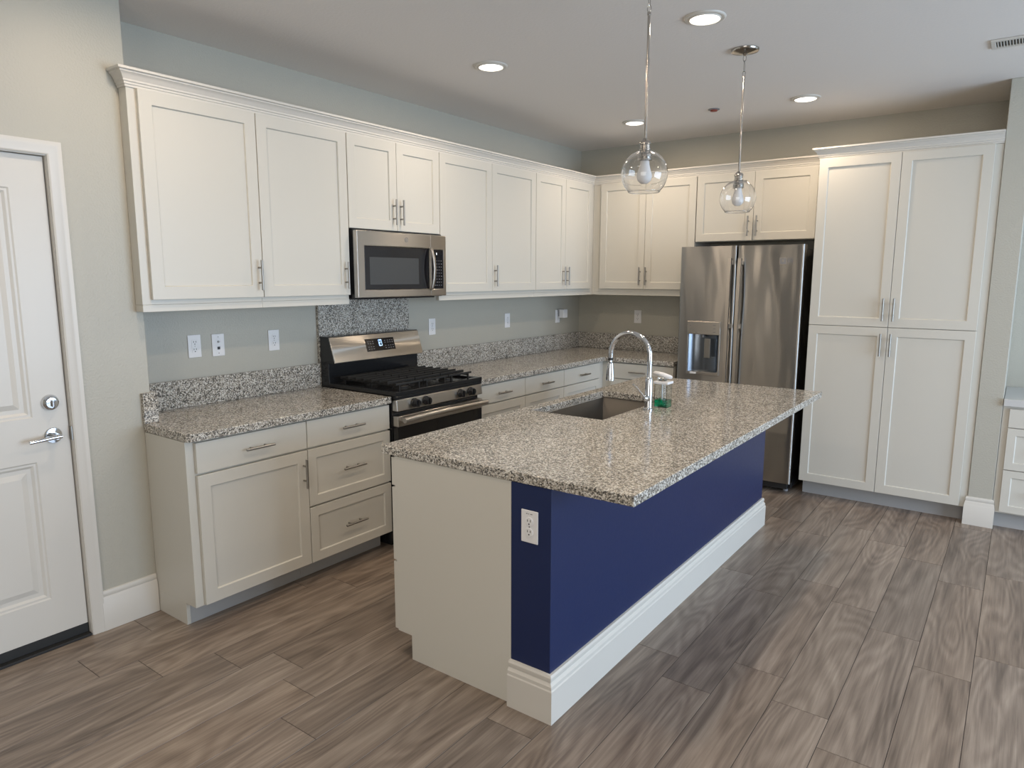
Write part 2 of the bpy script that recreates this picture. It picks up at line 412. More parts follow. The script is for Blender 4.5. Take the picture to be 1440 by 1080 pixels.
# ---- door on the left, with casing and threshold
def entry_door():
    xf = J-0.021; t = 0.042
    bm = nb()
    def ring(y0, y1, z0, z1, x): return [bm.verts.new((x, y, z)) for y, z in ((y0, z0), (y1, z0), (y1, z1), (y0, z1))]
    back = ring(DY0, DY1, 0.056, DZ, xf-t); front = ring(DY0, DY1, 0.056, DZ, xf)
    bm.faces.new(back)
    for k in range(4): bm.faces.new((back[k], back[(k+1) % 4], front[(k+1) % 4], front[k]))
    pans = [(0.218, 0.823), (1.011, 1.935)]
    ya, yb = DY0+0.13, DY1-0.13
    zs = [0.056, pans[0][0], pans[0][1], pans[1][0], pans[1][1], DZ]; ys = [DY0, ya, yb, DY1]
    grid = [[None]*4 for _ in zs]
    for i, z in enumerate(zs):
        for j, y in enumerate(ys):
            grid[i][j] = bm.verts.new((xf, y, z))
    for i in range(5):
        for j in range(3):
            q = (grid[i][j], grid[i][j+1], grid[i+1][j+1], grid[i+1][j])
            if j == 1 and i in (1, 3):
                y0, y1, z0, z1 = ya, yb, zs[i], zs[i+1]; prev = list(q)
                for ins, dx in ((0.006, -0.004), (0.014, -0.004), (0.024, -0.011), (0.040, -0.011), (0.062, -0.003)):
                    cur = ring(y0+ins, y1-ins, z0+ins, z1-ins, xf+dx)
                    for k in range(4): bm.faces.new((prev[k], prev[(k+1) % 4], cur[(k+1) % 4], cur[k]))
                    prev = cur
                bm.faces.new(prev)
            else: bm.faces.new(q)
    bmesh.ops.remove_doubles(bm, verts=bm.verts, dist=1e-5)
    d = obj('door_1', bm, TRIM); struct(d)
    for p in d.data.polygons: p.use_smooth = False
    y = DY1-0.062
    bm = nb(); lathe(bm, [(0, 0), (0.0335, 0), (0.0335, 0.004), (0.030, 0.012), (0.0245, 0.014), (0.0245, 0.020), (0.021, 0.023), (0, 0.024)], (xf, y, 1.066), 'X')
    r = obj('deadbolt', bm, CHROME, d, smooth=True)
    bm = nb(); 
    bx(bm, xf+0.020, xf+0.036, y-0.003, y+0.003, 1.066-0.016, 1.066+0.012); obj('thumb_turn', bm, CHROME, r, bevel=0.0015)
    bm = nb(); lathe(bm, [(0, 0), (0.0335, 0), (0.0335, 0.005), (0.031, 0.008), (0.013, 0.009), (0.0125, 0.046), (0, 0.046)], (xf, y, 0.925), 'X')
    r = obj('door_rose', bm, CHROME, d, smooth=True)
    bm = nb(); tube(bm, [(xf+0.050, y+0.014, 0.925), (xf+0.050, y-0.02, 0.924), (xf+0.051, y-0.105, 0.918)], [0.009, 0.0085, 0.0078], 16); obj('door_lever', bm, CHROME, r, smooth=True)
    # casing and jamb
    bm = nb(); c = 0.0535
    prof = [(0, 0), (c, 0), (c, 0.014), (c-0.014, 0.015), (c-0.020, 0.0125), (0.008, 0.011), (0.003, 0.009), (0, 0.006)]
    # path in (y, z) round the opening; out = away from opening
    def P(yy, zz, o, ox, oz): return (J+0, yy+ox*o, zz+oz*o)
    pts = [(DY1+0.006, 0.0, 1, 0), (DY1+0.006, DZ+0.006, 1, 1), (DY0-0.006, DZ+0.006, -1, 1), (DY0-0.006, 0.0, -1, 0)]
    rows = [[bm.verts.new((J+h, yy+ox*o, zz+oz*o)) for o, h in prof] for yy, zz, ox, oz in pts]
    for A, B in zip(rows[:-1], rows[1:]):
        for k in range(len(prof)): bm.faces.new((A[k], B[k], B[(k+1) % len(prof)], A[(k+1) % len(prof)]))
    bm.faces.new(rows[0]); bm.faces.new(rows[-1])
    # jambs and stop behind the casing
    for s, ye in ((1, DY1+0.004), (-1, DY0-0.004)):
        a, b2 = ye, ye+s*0.016
        bx(bm, J-0.16, J, min(a, b2), max(a, b2), 0, DZ+0.018)
    bx(bm, J-0.16, J, DY0-0.004, DY1+0.004, DZ+0.003, DZ+0.018)
    tr = struct(obj('trim_1', bm, TRIM, smooth=True, angle=30))
    bm = nb(); bx(bm, J-0.13, J+0.006, DY0-0.003, DY1+0.003, 0, 0.012); bx(bm, J-0.13, J-0.022, DY0-0.003, DY1+0.003, 0.012, 0.054)
    struct(obj('trim_2', bm, RUBBER, bevel=0.002))
    bm = nb(); bx(bm, J-0.021, J+0.0008, DY1+0.0006, DY1+0.0060, 0.895, 0.955); obj('strike_plate', bm, NICKEL, tr)
entry_door()

# ================================================================== base cabinets
TK = 0.107; CB = 0.875; CT = 0.914
def base_cab_x(y0, y1, label, layout, end_panel=False, group=None):
    """cabinet on the range wall facing +x between y0 and y1"""
    t = thing('base_cabinet', label, 'cabinet', (0.3, (y0+y1)/2, 0), group)
    bm = nb()
    if end_panel:
        bx(bm, J+0.002, 0.61, y0, YW+0.002, TK, CB); bx(bm, 0.003, 0.61, YW+0.002, y1, TK, CB)
        bx(bm, J+0.002, 0.524, y0, y0+0.018, 0.0, TK)
    else: bx(bm, 0.003, 0.61, y0, y1, TK, CB)
    obj('carcass', bm, WHITE, t, bevel=0.001)
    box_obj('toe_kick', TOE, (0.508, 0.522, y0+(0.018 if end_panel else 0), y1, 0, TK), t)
    for k in layout: k(t)
    return t
def drawer_x(u0, u1, z0, z1, d=0.63, flat=True, hz=None, hu=None, handle=True):
    def mk(t):
        o = shaker('+x', u0, u1, z0, z1, d, rail=0.05, name='drawer', parent=t, flat=flat)
        if handle: pull('+x', hu if hu is not None else (u0+u1)/2, hz if hz is not None else (z0+z1)/2, d, o, vertical=False)
    return mk
def door_x(u0, u1, z0, z1, d=0.63, hu=None, hz=None):
    def mk(t):
        o = shaker('+x', u0, u1, z0, z1, d, name='door', parent=t)
        if hu is not None: pull('+x', hu, hz, d, o)
    return mk
base_cab_x(-4.345, -3.7205, 'white base cabinet with one drawer over a shaker door, nearest the white entry door', 
    [drawer_x(-4.306, -3.7225, 0.727, 0.866, hz=0.794, hu=-4.003), door_x(-4.306, -3.7225, 0.112, 0.717, hu=-3.75, hz=0.603)], end_panel=True)
base_cab_x(-3.7195, -3.146, 'white base cabinet of three stacked drawers left of the gas range',
    [drawer_x(-3.7175, -3.149, 0.727, 0.866, hz=0.796, hu=-3.433), drawer_x(-3.7175, -3.149, 0.418, 0.717, flat=False, hz=0.573, hu=-3.433), drawer_x(-3.7175, -3.149, 0.112, 0.408, flat=False, hz=0.258, hu=-3.433)])
for (a, b, lb) in ((-2.356, -1.798, 'white base cabinet just right of the gas range, under the granite counter'),
                   (-1.797, -1.269, 'white base cabinet in the middle of the run between range and corner'),
                   (-1.268, -0.690, 'white base cabinet nearest the corner on the range wall')):
    base_cab_x(a, b, lb, [drawer_x(a+0.002, b-0.002, 0.738, 0.866, hz=0.797), door_x(a+0.002, b-0.002, 0.112, 0.729)])
# corner and back wall base
t = thing('base_cabinet', 'white corner base cabinet and drawer between the corner and the refrigerator', 'cabinet', (0.9, -0.3, 0))
bm = nb(); prism(bm, [(0.003, -0.003), (0.003, -0.689), (0.61, -0.689), (0.61, -0.61), (1.272, -0.61), (1.272, -0.003)], TK, CB); obj('carcass', bm, WHITE, t)
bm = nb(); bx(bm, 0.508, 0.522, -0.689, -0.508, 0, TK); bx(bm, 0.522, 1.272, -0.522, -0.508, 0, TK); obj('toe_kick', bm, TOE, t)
dr = shaker('-y', 0.70, 1.268, 0.738, 0.866, 0.63, name='drawer', parent=t, flat=True); pull('-y', 0.957, 0.799, 0.63, dr, vertical=False)
shaker('-y', 0.70, 1.268, 0.112, 0.729, 0.63, name='door', parent=t)

# ================================================================== counters and splashes
bm = nb(); prism(bm, [(0.003, YW+0.003), (J+0.003, YW+0.003), (J+0.003, -4.3465), (0.630, -4.3465), (0.648, -4.331), (0.648, -3.146), (0.003, -3.146)][::1], 0.8765, CT)
tag(obj('countertop', bm, GRANITE, bevel=0.003), 'short speckled granite countertop left of the gas range', 'countertop')
bm = nb(); prism(bm, [(0.003, -2.355), (0.648, -2.355), (0.648, -0.648), (1.274, -0.648), (1.274, -0.003), (0.003, -0.003)], 0.8765, CT)
tag(obj('countertop', bm, GRANITE, bevel=0.003), 'L shaped speckled granite countertop from range round the corner to refrigerator', 'countertop')
ZS = 1.058
bm = nb(); prism(bm, [(0.002, -4.304), (J+0.001, -4.304), (J+0.001, -4.350), (J+0.021, -4.350), (J+0.021, -4.283), (0.022, -4.283), (0.022, -3.1415), (0.002, -3.1415)], CT+0.0005, ZS)
tag(obj('backsplash', bm, GRANITE, bevel=0.0015), 'low granite backsplash strip behind the short counter, wrapping the wall corner', 'backsplash')
bm = nb(); prism(bm, [(0.002, -2.3595), (0.022, -2.3595), (0.022, -0.022), (1.274, -0.022), (1.274, -0.002), (0.002, -0.002)], CT+0.0005, ZS)
tag(obj('backsplash', bm, GRANITE, bevel=0.0015), 'low granite backsplash strip right of the range, running round the corner', 'backsplash')
bm = nb(); bx(bm, 0.002, 0.022, -3.1405, -2.3605, 0.02, 1.455)
tag(obj('stove_backsplash', bm, GRANITE, bevel=0.001), 'tall granite panel on wall between gas range and microwave', 'backsplash')

# ================================================================== wall cabinets
ZR, ZDB, ZDT, ZTOP = 1.430, 1.4845, 2.386, 2.405
def wall_cab(face, u0, u1, label, doors, zb=None, rail=True, side=None, group=None):
    f = fmap(face); zb = zb or 1.462
    c = f((u0+u1)/2, zb, 0.15)
    t = thing('wall_cabinet', label, 'cabinet', c, group)
    bm = nb()
    if side == 'J':
        bx(bm, J+0.002, 0.33, u0, YW+0.002, zb, ZTOP); bx(bm, 0.002, 0.33, YW+0.002, u1, zb, ZTOP)
    else: fbox(bm, f, u0, u1, zb, ZTOP, 0.002, 0.33)
    obj('carcass', bm, WHITE, t, bevel=0.001)
    if rail:
        bm = nb(); fbox(bm, f, u0, u1, ZR, zb-0.0005, 0.305, 0.331)
        if side == 'J': bx(bm, J+0.002, 0.305, u0, u0+0.02, ZR, zb-0.0005)
        obj('light_rail', bm, WHITE, t, bevel=0.001)
    for (a, b, z0, hu, hz) in doors:
        o = shaker(face, a, b, z0, ZDT, 0.35, name='door', parent=t)
        if hu is not None: pull(face, hu, hz, 0.35, o)
    return t
HZ = 1.595
wall_cab('+x', -4.340, -3.733, 'white wall cabinet nearest the camera, at the left end of the range wall run', [(-4.301, -3.7345, ZDB, -3.757, HZ)], side='J')
wall_cab('+x', -3.732, -3.158, 'white single door wall cabinet whose edge touches the microwave on its left', [(-3.730, -3.161, ZDB, -3.195, HZ)])
wall_cab('+x', -3.157, -2.386, 'short two door wall cabinet above the microwave', [(-3.155, -2.774, 1.865, -2.806, 1.975), (-2.771, -2.388, 1.865, -2.744, 1.975)], zb=1.8675, rail=False)
wall_cab('+x', -2.385, -1.264, 'wide two door wall cabinet immediately right of the microwave', [(-2.383, -1.826, ZDB, None, 0), (-1.823, -1.266, ZDB, -1.800, HZ)])
wall_cab('+x', -1.263, -0.352, 'two door wall cabinet beside the corner on the range wall', [(-1.261, -0.8255, ZDB, -0.866, HZ), (-0.8225, -0.386, ZDB, -0.803, HZ)])
wall_cab('-y', 0.332, 1.289, 'two door wall cabinet on the back wall left of the refrigerator', [(0.415, 0.844, ZDB, 0.812, HZ), (0.847, 1.287, ZDB, 0.870, HZ)])
t = thing('corner_filler', 'narrow white filler post where the two wall cabinet runs meet', 'cabinet filler', (0.16, -0.17, 1.46))
bm = nb(); bx(bm, 0.002, 0.330, -0.351, -0.002, 1.462, ZTOP); obj('post', bm, WHITE, t)
bm = nb(); bx(bm, 0.305, 0.331, -0.351, -0.332, ZR, 1.4615); obj('light_rail', bm, WHITE, t)
wall_cab('-y', 1.290, 2.268, 'short two door wall cabinet above the refrigerator', [(1.295, 1.7505, 1.872, 1.719, 1.98), (1.7535, 2.208, 1.872, 1.785, 1.98)], zb=1.868, rail=False)

CROWN = [(0.0, 2.388), (0.005, 2.388), (0.005, 2.397), (0.009, 2.399), (0.009, 2.407), (0.014, 2.410), (0.014, 2.418), (0.017, 2.422), (0.021, 2.430), (0.027, 2.438), (0.034, 2.443), (0.034, 2.449), (0.044, 2.451), (0.044, 2.461), (0.0, 2.461)]
bm = nb(); sweep(bm, [(o+0.0005, z) for o, z in CROWN], [(J+0.003, -4.3405), (0.3305, -4.3405), (0.3305, -0.3305), (2.225, -0.3305)], 1)
tag(obj('crown_molding', bm, TRIM, smooth=True, angle=25), 'long white crown molding along the wall cabinets on both walls, left of pantry', 'molding')

# ================================================================== pantry
t = thing('pantry_cabinet', 'tall white four door pantry cabinet right of the refrigerator', 'cabinet', (2.79, -0.3, 0))
bm = nb(); bx(bm, 2.2735, 3.3155, -0.607, -0.003, TK, 2.390); obj('carcass', bm, WHITE, t, bevel=0.001)
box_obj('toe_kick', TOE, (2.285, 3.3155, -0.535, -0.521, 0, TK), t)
for (a, b, z0, z1, hu, hz) in ((2.2745, 2.7745, 1.2575, 2.389, 2.740, 1.375), (2.7775, 3.273, 1.2575, 2.389, 2.803, 1.375), (2.2745, 2.7745, 0.112, 1.2535, 2.740, 1.138), (2.7775, 3.273, 0.112, 1.2535, 2.800, 1.138)):
    o = shaker('-y', a, b, z0, z1, 0.627, name='door', parent=t); pull('-y', hu, hz, 0.627, o)
bm = nb(); sweep(bm, [(o+0.0005 if o > 0 else -0.012, z+0.003) for o, z in CROWN], [(2.2725, -0.40), (2.2725, -0.6075), (3.3155, -0.6075)], 1)
tag(obj('crown_molding', bm, TRIM, smooth=True, angle=25), 'short white crown molding on top of the tall pantry', 'molding')

# ================================================================== island
IZ, IB = 0.905, 0.867
bx0, pan0, bxw, bx1, by0, by1 = 1.464, 1.484, 2.0756, 2.249, -3.940, -1.444
t = thing('kitchen_island', 'kitchen island with white cabinets, navy blue back wall and tall white baseboard', 'kitchen island', ((bx0+bx1)/2, (by0+by1)/2, 0))
for (a, b) in ((by0, by0+0.018), (by1-0.018, by1)):
    bm = nb(); prism_y(bm, [(pan0, TK), (1.562, TK), (1.562, 0), (bxw-0.0005, 0), (bxw-0.0005, IB), (pan0, IB)], a, b); obj('end_panel', bm, WHITE, t, bevel=0.001)
box_obj('knee_wall', NAVY, (bxw, bx1, by0, by1, 0, IB), t, bevel=0.003)
bm = nb(); sweep(bm, [(o*1.35, z*0.985) for o, z in BASEP], [(bxw-0.003, by0), (bx1, by0), (bx1, by1), (bxw-0.003, by1)], 1)
obj('baseboard', bm, TRIM, t, smooth=True, angle=30)
box_obj('toe_kick', TOE, (1.562, 1.576, by0+0.0185, by1-0.0185, 0, TK), t)
box_obj('cabinet_floor', WHITE, (pan0, bxw-0.001, by0+0.0185, by1-0.0185, TK, TK+0.018), t)
for a, b, c, d in ((by0+0.0185, by0+0.03, -3.36, -3.34), (-1.90, -1.88, by1-0.03, by1-0.0185)):
    bm = nb(); bx(bm, pan0, pan0+0.02, a, b, TK+0.0185, IB); bx(bm, pan0, pan0+0.02, c, d, TK+0.0185, IB); bx(bm, pan0, pan0+0.02, b, c, IB-0.03, IB)
    obj('face_frame', bm, WHITE, t)
fo = fmap('-x')
def idoor(kind, u0, u1, z0, z1, hu=None, hz=None, flat=False, vert=False):
    o = shaker('-x', u0, u1, z0, z1, -bx0, rail=0.05, name=kind, parent=t, flat=flat)
    if hu is not None: pull('-x', hu, hz, -bx0, o, vertical=vert)
idoor('drawer', by0+0.002, -3.352, 0.742, 0.86, -3.65, 0.80, flat=True)
idoor('drawer', by0+0.002, -3.352, 0.42, 0.734, -3.65, 0.577); idoor('drawer', by0+0.002, -3.352, 0.112, 0.412, -3.65, 0.262)
idoor('false_front', -3.348, -1.892, 0.742, 0.86, flat=True)
idoor('door', -3.348, -2.862, 0.112, 0.734, -2.89, 0.64, vert=True); idoor('door', -2.858, -2.378, 0.112, 0.734, -2.40, 0.64, vert=True); idoor('door', -2.374, -1.892, 0.112, 0.734, -2.35, 0.64, vert=True)
idoor('drawer', -1.888, by1-0.002, 0.742, 0.86, -1.665, 0.80, flat=True); idoor('door', -1.888, by1-0.002, 0.112, 0.734, -1.86, 0.64, vert=True)

def ring_slab(bm, o, i, z0, z1):
    R = lambda r, z: [bm.verts.new((x, y, z)) for x, y in ((r[0], r[2]), (r[1], r[2]), (r[1], r[3]), (r[0], r[3]))]
    A, B, C_, D = R(o, z0), R(o, z1), R(i, z0), R(i, z1)
    for k in range(4):
        k2 = (k+1) % 4
        bm.faces.new((A[k], A[k2], B[k2], B[k])); bm.faces.new((C_[k2], C_[k], D[k], D[k2]))
        bm.faces.new((B[k], B[k2], D[k2], D[k])); bm.faces.new((A[k2], A[k], C_[k], C_[k2]))
SX0, SX1, SY0, SY1 = 1.483, 1.902, -2.958, -2.198
bm = nb(); ring_slab(bm, (1.411, 2.561, -3.940, -1.422), (SX0, SX1, SY0, SY1), IB+0.0005, IZ)
# island countertop overhangs its cabinets slightly at the near end
for v in bm.verts:
    if abs(v.co.y+3.940) < 1e-4: v.co.y = -3.944
tag(obj('island_countertop', bm, GRANITE, bevel=0.004), 'large speckled granite island countertop with a sink cut out', 'countertop')

# sink
t = thing('kitchen_sink', 'dark stainless steel undermount sink set in the island countertop', 'sink', ((SX0+SX1)/2, (SY0+SY1)/2, 0.65))
bm = nb()
e = 0.004; r0 = (SX0-e+0.002, SX1+e, SY0-e, SY1+e); zt, zb_ = IB-0.0008, 0.655
r0 = (1.5075, SX1+e, SY0-e, SY1+e)
r0 = (SX0+0.004, SX1+e, SY0-e, SY1+e)
def rect(r, z): return [bm.verts.new((x, y, z)) for x, y in ((r[0], r[2]), (r[1], r[2]), (r[1], r[3]), (r[0], r[3]))]
g = lambda r, k: (r[0]-k, r[1]+k, r[2]-k, r[3]+k)
a = rect(g(r0, 0.0), zt); b = rect(r0, zb_+0.03); c = rect(g(r0, -0.02), zb_+0.004); d_ = rect(g(r0, -0.15), zb_)
for P, Q in ((a, b), (b, c), (c, d_)):
    for k in range(4): bm.faces.new((P[k], P[(k+1) % 4], Q[(k+1) % 4], Q[k]))
bm.faces.new(d_)
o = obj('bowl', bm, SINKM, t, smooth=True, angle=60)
sm = o.modifiers.new('thickness', 'SOLIDIFY'); sm.thickness = 0.0015; sm.offset = 1
o.modifiers.new('b', 'BEVEL').width = 0.002
bm = nb(); lathe(bm, [(0, 0.003), (0.03, 0.003), (0.036, 0.006), (0.044, 0.004), (0.045, 0.0)], ((SX0+SX1)/2, (SY0+SY1)/2, zb_), 'Z'); obj('drain', bm, CHROME, t, smooth=True)

# faucet
fx, fy = 1.966, -2.582
t = thing('faucet', 'chrome gooseneck pull down faucet standing behind the island sink', 'faucet', (fx, fy, IZ))
bm = nb(); lathe(bm, [(0, 0), (0.026, 0), (0.026, 0.006), (0.0205, 0.010), (0.0195, 0.155), (0.017, 0.168), (0.0135, 0.172), (0, 0.172)], (fx, fy, IZ+0.0005)); obj('body', bm, CHROME, t, smooth=True)
bm = nb(); R_ = 0.113; zc = 1.186; pts = [(fx, fy, IZ+0.165), (fx, fy, 1.12)]
for k in range(25):
    a_ = PI*k/24; pts.append((fx-R_+R_*math.cos(a_), fy, zc+R_*math.sin(a_)))
pts.append((fx-2*R_-0.001, fy, 1.162)); tube(bm, pts, 0.0125, 20); obj('neck', bm, CHROME, t, smooth=True)
xs = fx-2*R_-0.001
bm = nb(); lathe(bm, [(0.010, 0.006), (0.0135, 0.006), (0.0135, -0.008), (0.010, -0.008)], (xs, fy, 1.156), close=True); obj('collar', bm, RUBBER, t, smooth=True)
bm = nb(); lathe(bm, [(0, 0.02), (0.008, 0.02), (0.0085, 0.0), (0.015, -0.005), (0.0185, -0.03), (0.0235, -0.085), (0.0235, -0.098), (0.020, -0.100), (0, -0.100)], (xs, fy, 1.138))
sp_ = obj('spray_head', bm, CHROME, t, smooth=True)
bm = nb(); bx(bm, xs-0.006, xs+0.006, fy-0.0235, fy-0.012, 1.066, 1.108); obj('spray_button', bm, GREYCAP, sp_, bevel=0.002)
bm = nb(); tube(bm, [(fx, fy-0.012, 0.966), (fx, fy-0.030, 0.968), (fx, fy-0.044, 0.971), (fx, fy-0.052, 0.974)], [0.0165, 0.0165, 0.014, 0.006], 20)
tube(bm, [(fx, fy-0.046, 0.972), (fx, fy-0.10, 1.010), (fx, fy-0.182, 1.060)], [0.0055, 0.0045, 0.005], 12)
obj('lever', bm, CHROME, t, smooth=True)

# soap caddy with brush
cx0, cx1, cy0, cy1 = 1.958, 2.028, -2.495, -2.430
t = thing('soap_dispenser', 'clear plastic dish soap caddy with green soap beside the faucet', 'soap dispenser', (1.99, -2.46, IZ))
bm = nb(); z0 = IZ+0.0005
bx(bm, cx0, cx1, cy0, cy1, z0, z0+0.003)
bx(bm, cx0, cx1, cy0, cy0+0.002, z0+0.003, 1.030); bx(bm, cx0, cx1, cy1-0.002, cy1, z0+0.003, 1.030)
bx(bm, cx0, cx0+0.002, cy0+0.002, cy1-0.002, z0+0.003, 1.030); bx(bm, cx1-0.002, cx1, cy0+0.002, cy1-0.002, z0+0.003, 1.030)
obj('tank', bm, CLEARP, t)
box_obj('soap', SOAP, (cx0+0.0022, cx1-0.0022, cy0+0.0022, cy1-0.0022, z0+0.0032, 0.944), t)
box_obj('lid', PLASTIC, (cx0-0.006, cx1+0.006, cy0-0.005, cy1+0.005, 1.0303, 1.044), t, bevel=0.003)
bm = nb(); tube(bm, [(1.985, -2.455, 0.93), (1.985, -2.455, 1.03)], 0.005, 12); obj('pump_tube', bm, PLASTIC, t, smooth=True)
tb = thing('dish_brush', 'white dish brush resting on top of the soap caddy lid', 'dish brush', (1.99, -2.46, 1.0445))
bm = nb(); lathe(bm, [(0, 0), (0.024, 0), (0.026, 0.006), (0.026, 0.013), (0.022, 0.017), (0, 0.018)], (1.985, -2.462, 1.045)); obj('bristle_holder', bm, CLEARP, tb, smooth=True)
bm = nb(); tube(bm, [(1.935, -2.462, 1.083), (1.944, -2.462, 1.083), (1.985, -2.461, 1.077), (2.03, -2.458, 1.066), (2.038, -2.457, 1.064)], [0.006, 0.011, 0.013, 0.011, 0.006], 16); obj('brush_handle', bm, PLASTIC, tb, smooth=True)

# ================================================================== microwave
my0, my1, mz0, mz1, mxf = -3.150, -2.390, 1.466, 1.852, 0.402
t = thing('microwave', 'stainless steel over the range microwave with dark window', 'microwave', (0.2, (my0+my1)/2, mz0))
MS = -2.536
bm = nb(); bx(bm, 0.024, mxf-0.035, my0+0.004, my1-0.004, mz0-0.004, mz1+0.008)
bx(bm, 0.10, mxf-0.05, my0+0.06, my1-0.06, mz0-0.012, mz0-0.004); obj('housing', bm, BLACK, t, bevel=0.003)
def rrect_frame(bm, x0, x1, yo0, yo1, zo0, zo1, yi0, yi1, zi0, zi1):
    R = lambda x, a, b, c, d: [bm.verts.new((x, y, z)) for y, z in ((a, c), (b, c), (b, d), (a, d))]
    A, B, C_, D = R(x0, yo0, yo1, zo0, zo1), R(x1, yo0, yo1, zo0, zo1), R(x0, yi0, yi1, zi0, zi1), R(x1, yi0, yi1, zi0, zi1)
    for k in range(4):
        k2 = (k+1) % 4
        bm.faces.new((A[k], A[k2], B[k2], B[k])); bm.faces.new((C_[k2], C_[k], D[k], D[k2])); bm.faces.new((B[k], B[k2], D[k2], D[k])); bm.faces.new((A[k2], A[k], C_[k], C_[k2]))
bm = nb(); rrect_frame(bm, mxf-0.034, mxf, my0, MS-0.001, mz0, mz1, -3.092, MS-0.0125, 1.512, 1.764)
dd = obj('door', bm, STEEL, t, bevel=0.006, seg=3)
bm = nb(); bx(bm, mxf-0.02, mxf-0.003, -3.0915, MS-0.013, 1.5125, 1.7635); wdw = obj('window_glass', bm, DGLASS, dd, bevel=0.002)
bm = nb(); bx(bm, mxf-0.004, mxf-0.0022, -3.055, -2.645, 1.542, 1.702); obj('window_screen', bm, MGLASS, wdw)
bm = nb()   # bowed vertical handle
pts = [(mxf-0.001, MS-0.006, 1.770), (mxf+0.018, MS-0.006, 1.755), (mxf+0.034, MS-0.006, 1.70), (mxf+0.040, MS-0.006, 1.638), (mxf+0.034, MS-0.006, 1.575), (mxf+0.018, MS-0.006, 1.520), (mxf-0.001, MS-0.006, 1.504)]
for p, q in zip(pts[:-1], pts[1:]):
    for s in (0,):
        v = [bm.verts.new(c) for c in ((p[0], p[1]-0.011, p[2]), (p[0], p[1]+0.011, p[2]), (q[0], q[1]+0.011, q[2]), (q[0], q[1]-0.011, q[2]))]
        bm.faces.new(v)
bmesh.ops.remove_doubles(bm, verts=bm.verts, dist=1e-5)
h = obj('handle', bm, HSTEEL, dd, smooth=True, angle=60); s_ = h.modifiers.new('t', 'SOLIDIFY'); s_.thickness = 0.012; s_.offset = 0; h.modifiers.new('b', 'BEVEL').width = 0.003
# emblem: ring with a curled monogram
bm = nb(); ey, ez = -2.752, 1.812
def circ_x(bm, y, z, r, x, t_=0.0014, n=28): tube(bm, [(x, y+r*math.cos(2*PI*k/n), z+r*math.sin(2*PI*k/n)) for k in range(n+1)], t_, 6, caps=False)
circ_x(bm, ey, ez, 0.0135, mxf+0.0005)
tube(bm, [(mxf+0.0005, ey-0.007+0.004*math.cos(a/3), ez+0.006*math.sin(a/3)) for a in range(2, 18)], 0.001, 6)
tube(bm, [(mxf+0.0005, ey+0.005+0.004*math.cos(a/3+1.2), ez+0.006*math.sin(a/3+1.2)) for a in range(0, 15)], 0.001, 6)
tube(bm, [(mxf+0.0005, ey-0.004, ez-0.001), (mxf+0.0005, ey+0.002, ez+0.001), (mxf+0.0005, ey+0.007, ez)], 0.001, 6)
obj('emblem', bm, GREYCAP, dd, smooth=True)
bm = nb(); rrect_frame(bm, mxf-0.034, mxf, MS+0.001, my1, mz0, mz1, MS+0.010, -2.416, 1.512, 1.760)
cp = obj('control_frame', bm, STEEL, t, bevel=0.004, seg=3)
bm = nb(); bx(bm, mxf-0.02, mxf-0.002, MS+0.0105, -2.4165, 1.5125, 1.7595); kp = obj('keypad', bm, DGLASS, cp, bevel=0.001)
bm = nb(); bx(bm, mxf-0.002, mxf-0.0010, -2.482, -2.477, 1.728, 1.742); obj('display', bm, GLYPH, kp)
bm = nb()
for r_ in range(9):
    for c in range(4):
        w_ = 0.007 if (r_*3+c) % 4 else 0.011
        y = -2.502+c*0.021; z = 1.532+r_*0.0195
        if z > 1.70: continue
        bx(bm, mxf-0.002, mxf-0.0012, y, y+w_, z, z+0.0035)
obj('key_marks', bm, GREYCAP, kp)

# ================================================================== gas range
ry0, ry1 = -3.139, -2.3625
t = thing('gas_range', 'black and stainless steel freestanding gas range with backguard', 'gas range', (0.35, (ry0+ry1)/2, 0))
bm = nb(); bx(bm, 0.03, 0.640, ry0, ry1, 0.09, 0.895); bx(bm, 0.06, 0.58, ry0+0.03, ry1-0.03, 0.0, 0.09); obj('body', bm, BLACK, t, bevel=0.002)
bm = nb(); ring_slab(bm, (0.10, 0.678, ry0-0.001, ry1+0.001), (0.13, 0.640, ry0+0.035, ry1-0.035), 0.9155, 0.940)
bx(bm, 0.13, 0.640, ry0+0.035, ry1-0.035, 0.9155, 0.926); bx(bm, 0.641, 0.676, ry0, ry1, 0.896, 0.9155); obj('cooktop', bm, BLACK, t, bevel=0.003)
# backguard
bm = nb(); prism_y(bm, [(0.026, 0.9), (0.100, 0.9), (0.100, 1.06), (0.148, 1.062), (0.100, 1.224), (0.026, 1.224)], ry0, ry1); obj('backguard', bm, BLACK, t, bevel=0.003)
bm = nb(); A = Vector((0.1525, 1.064)); B = Vector((0.1030, 1.220)); n_ = Vector((0.953, 0.302))
def slant(bm, y0, y1, s0, s1, t0, t1):
    def P(y, s, tt): q = A+(B-A)*s+n_*tt; return (q.x, y, q.y)
    v = [bm.verts.new(P(y, s, tt)) for tt in (t0, t1) for y, s in ((y0, s0), (y1, s0), (y1, s1), (y0, s1))]
    for f in ((3, 2, 1, 0), (4, 5, 6, 7), (0, 1, 5, 4), (1, 2, 6, 5), (2, 3, 7, 6), (3, 0, 4, 7)): bm.faces.new([v[i] for i in f])
slant(bm, ry0+0.002, ry1-0.002, 0, 1, -0.003, 0.006); bg = obj('console', bm, STEEL, t, bevel=0.004, seg=3)
bm = nb(); slant(bm, -2.862, -2.612, 0.30, 0.80, 0.005, 0.0075); ds = obj('display_panel', bm, DGLASS, bg, bevel=0.001)
bm = nb()
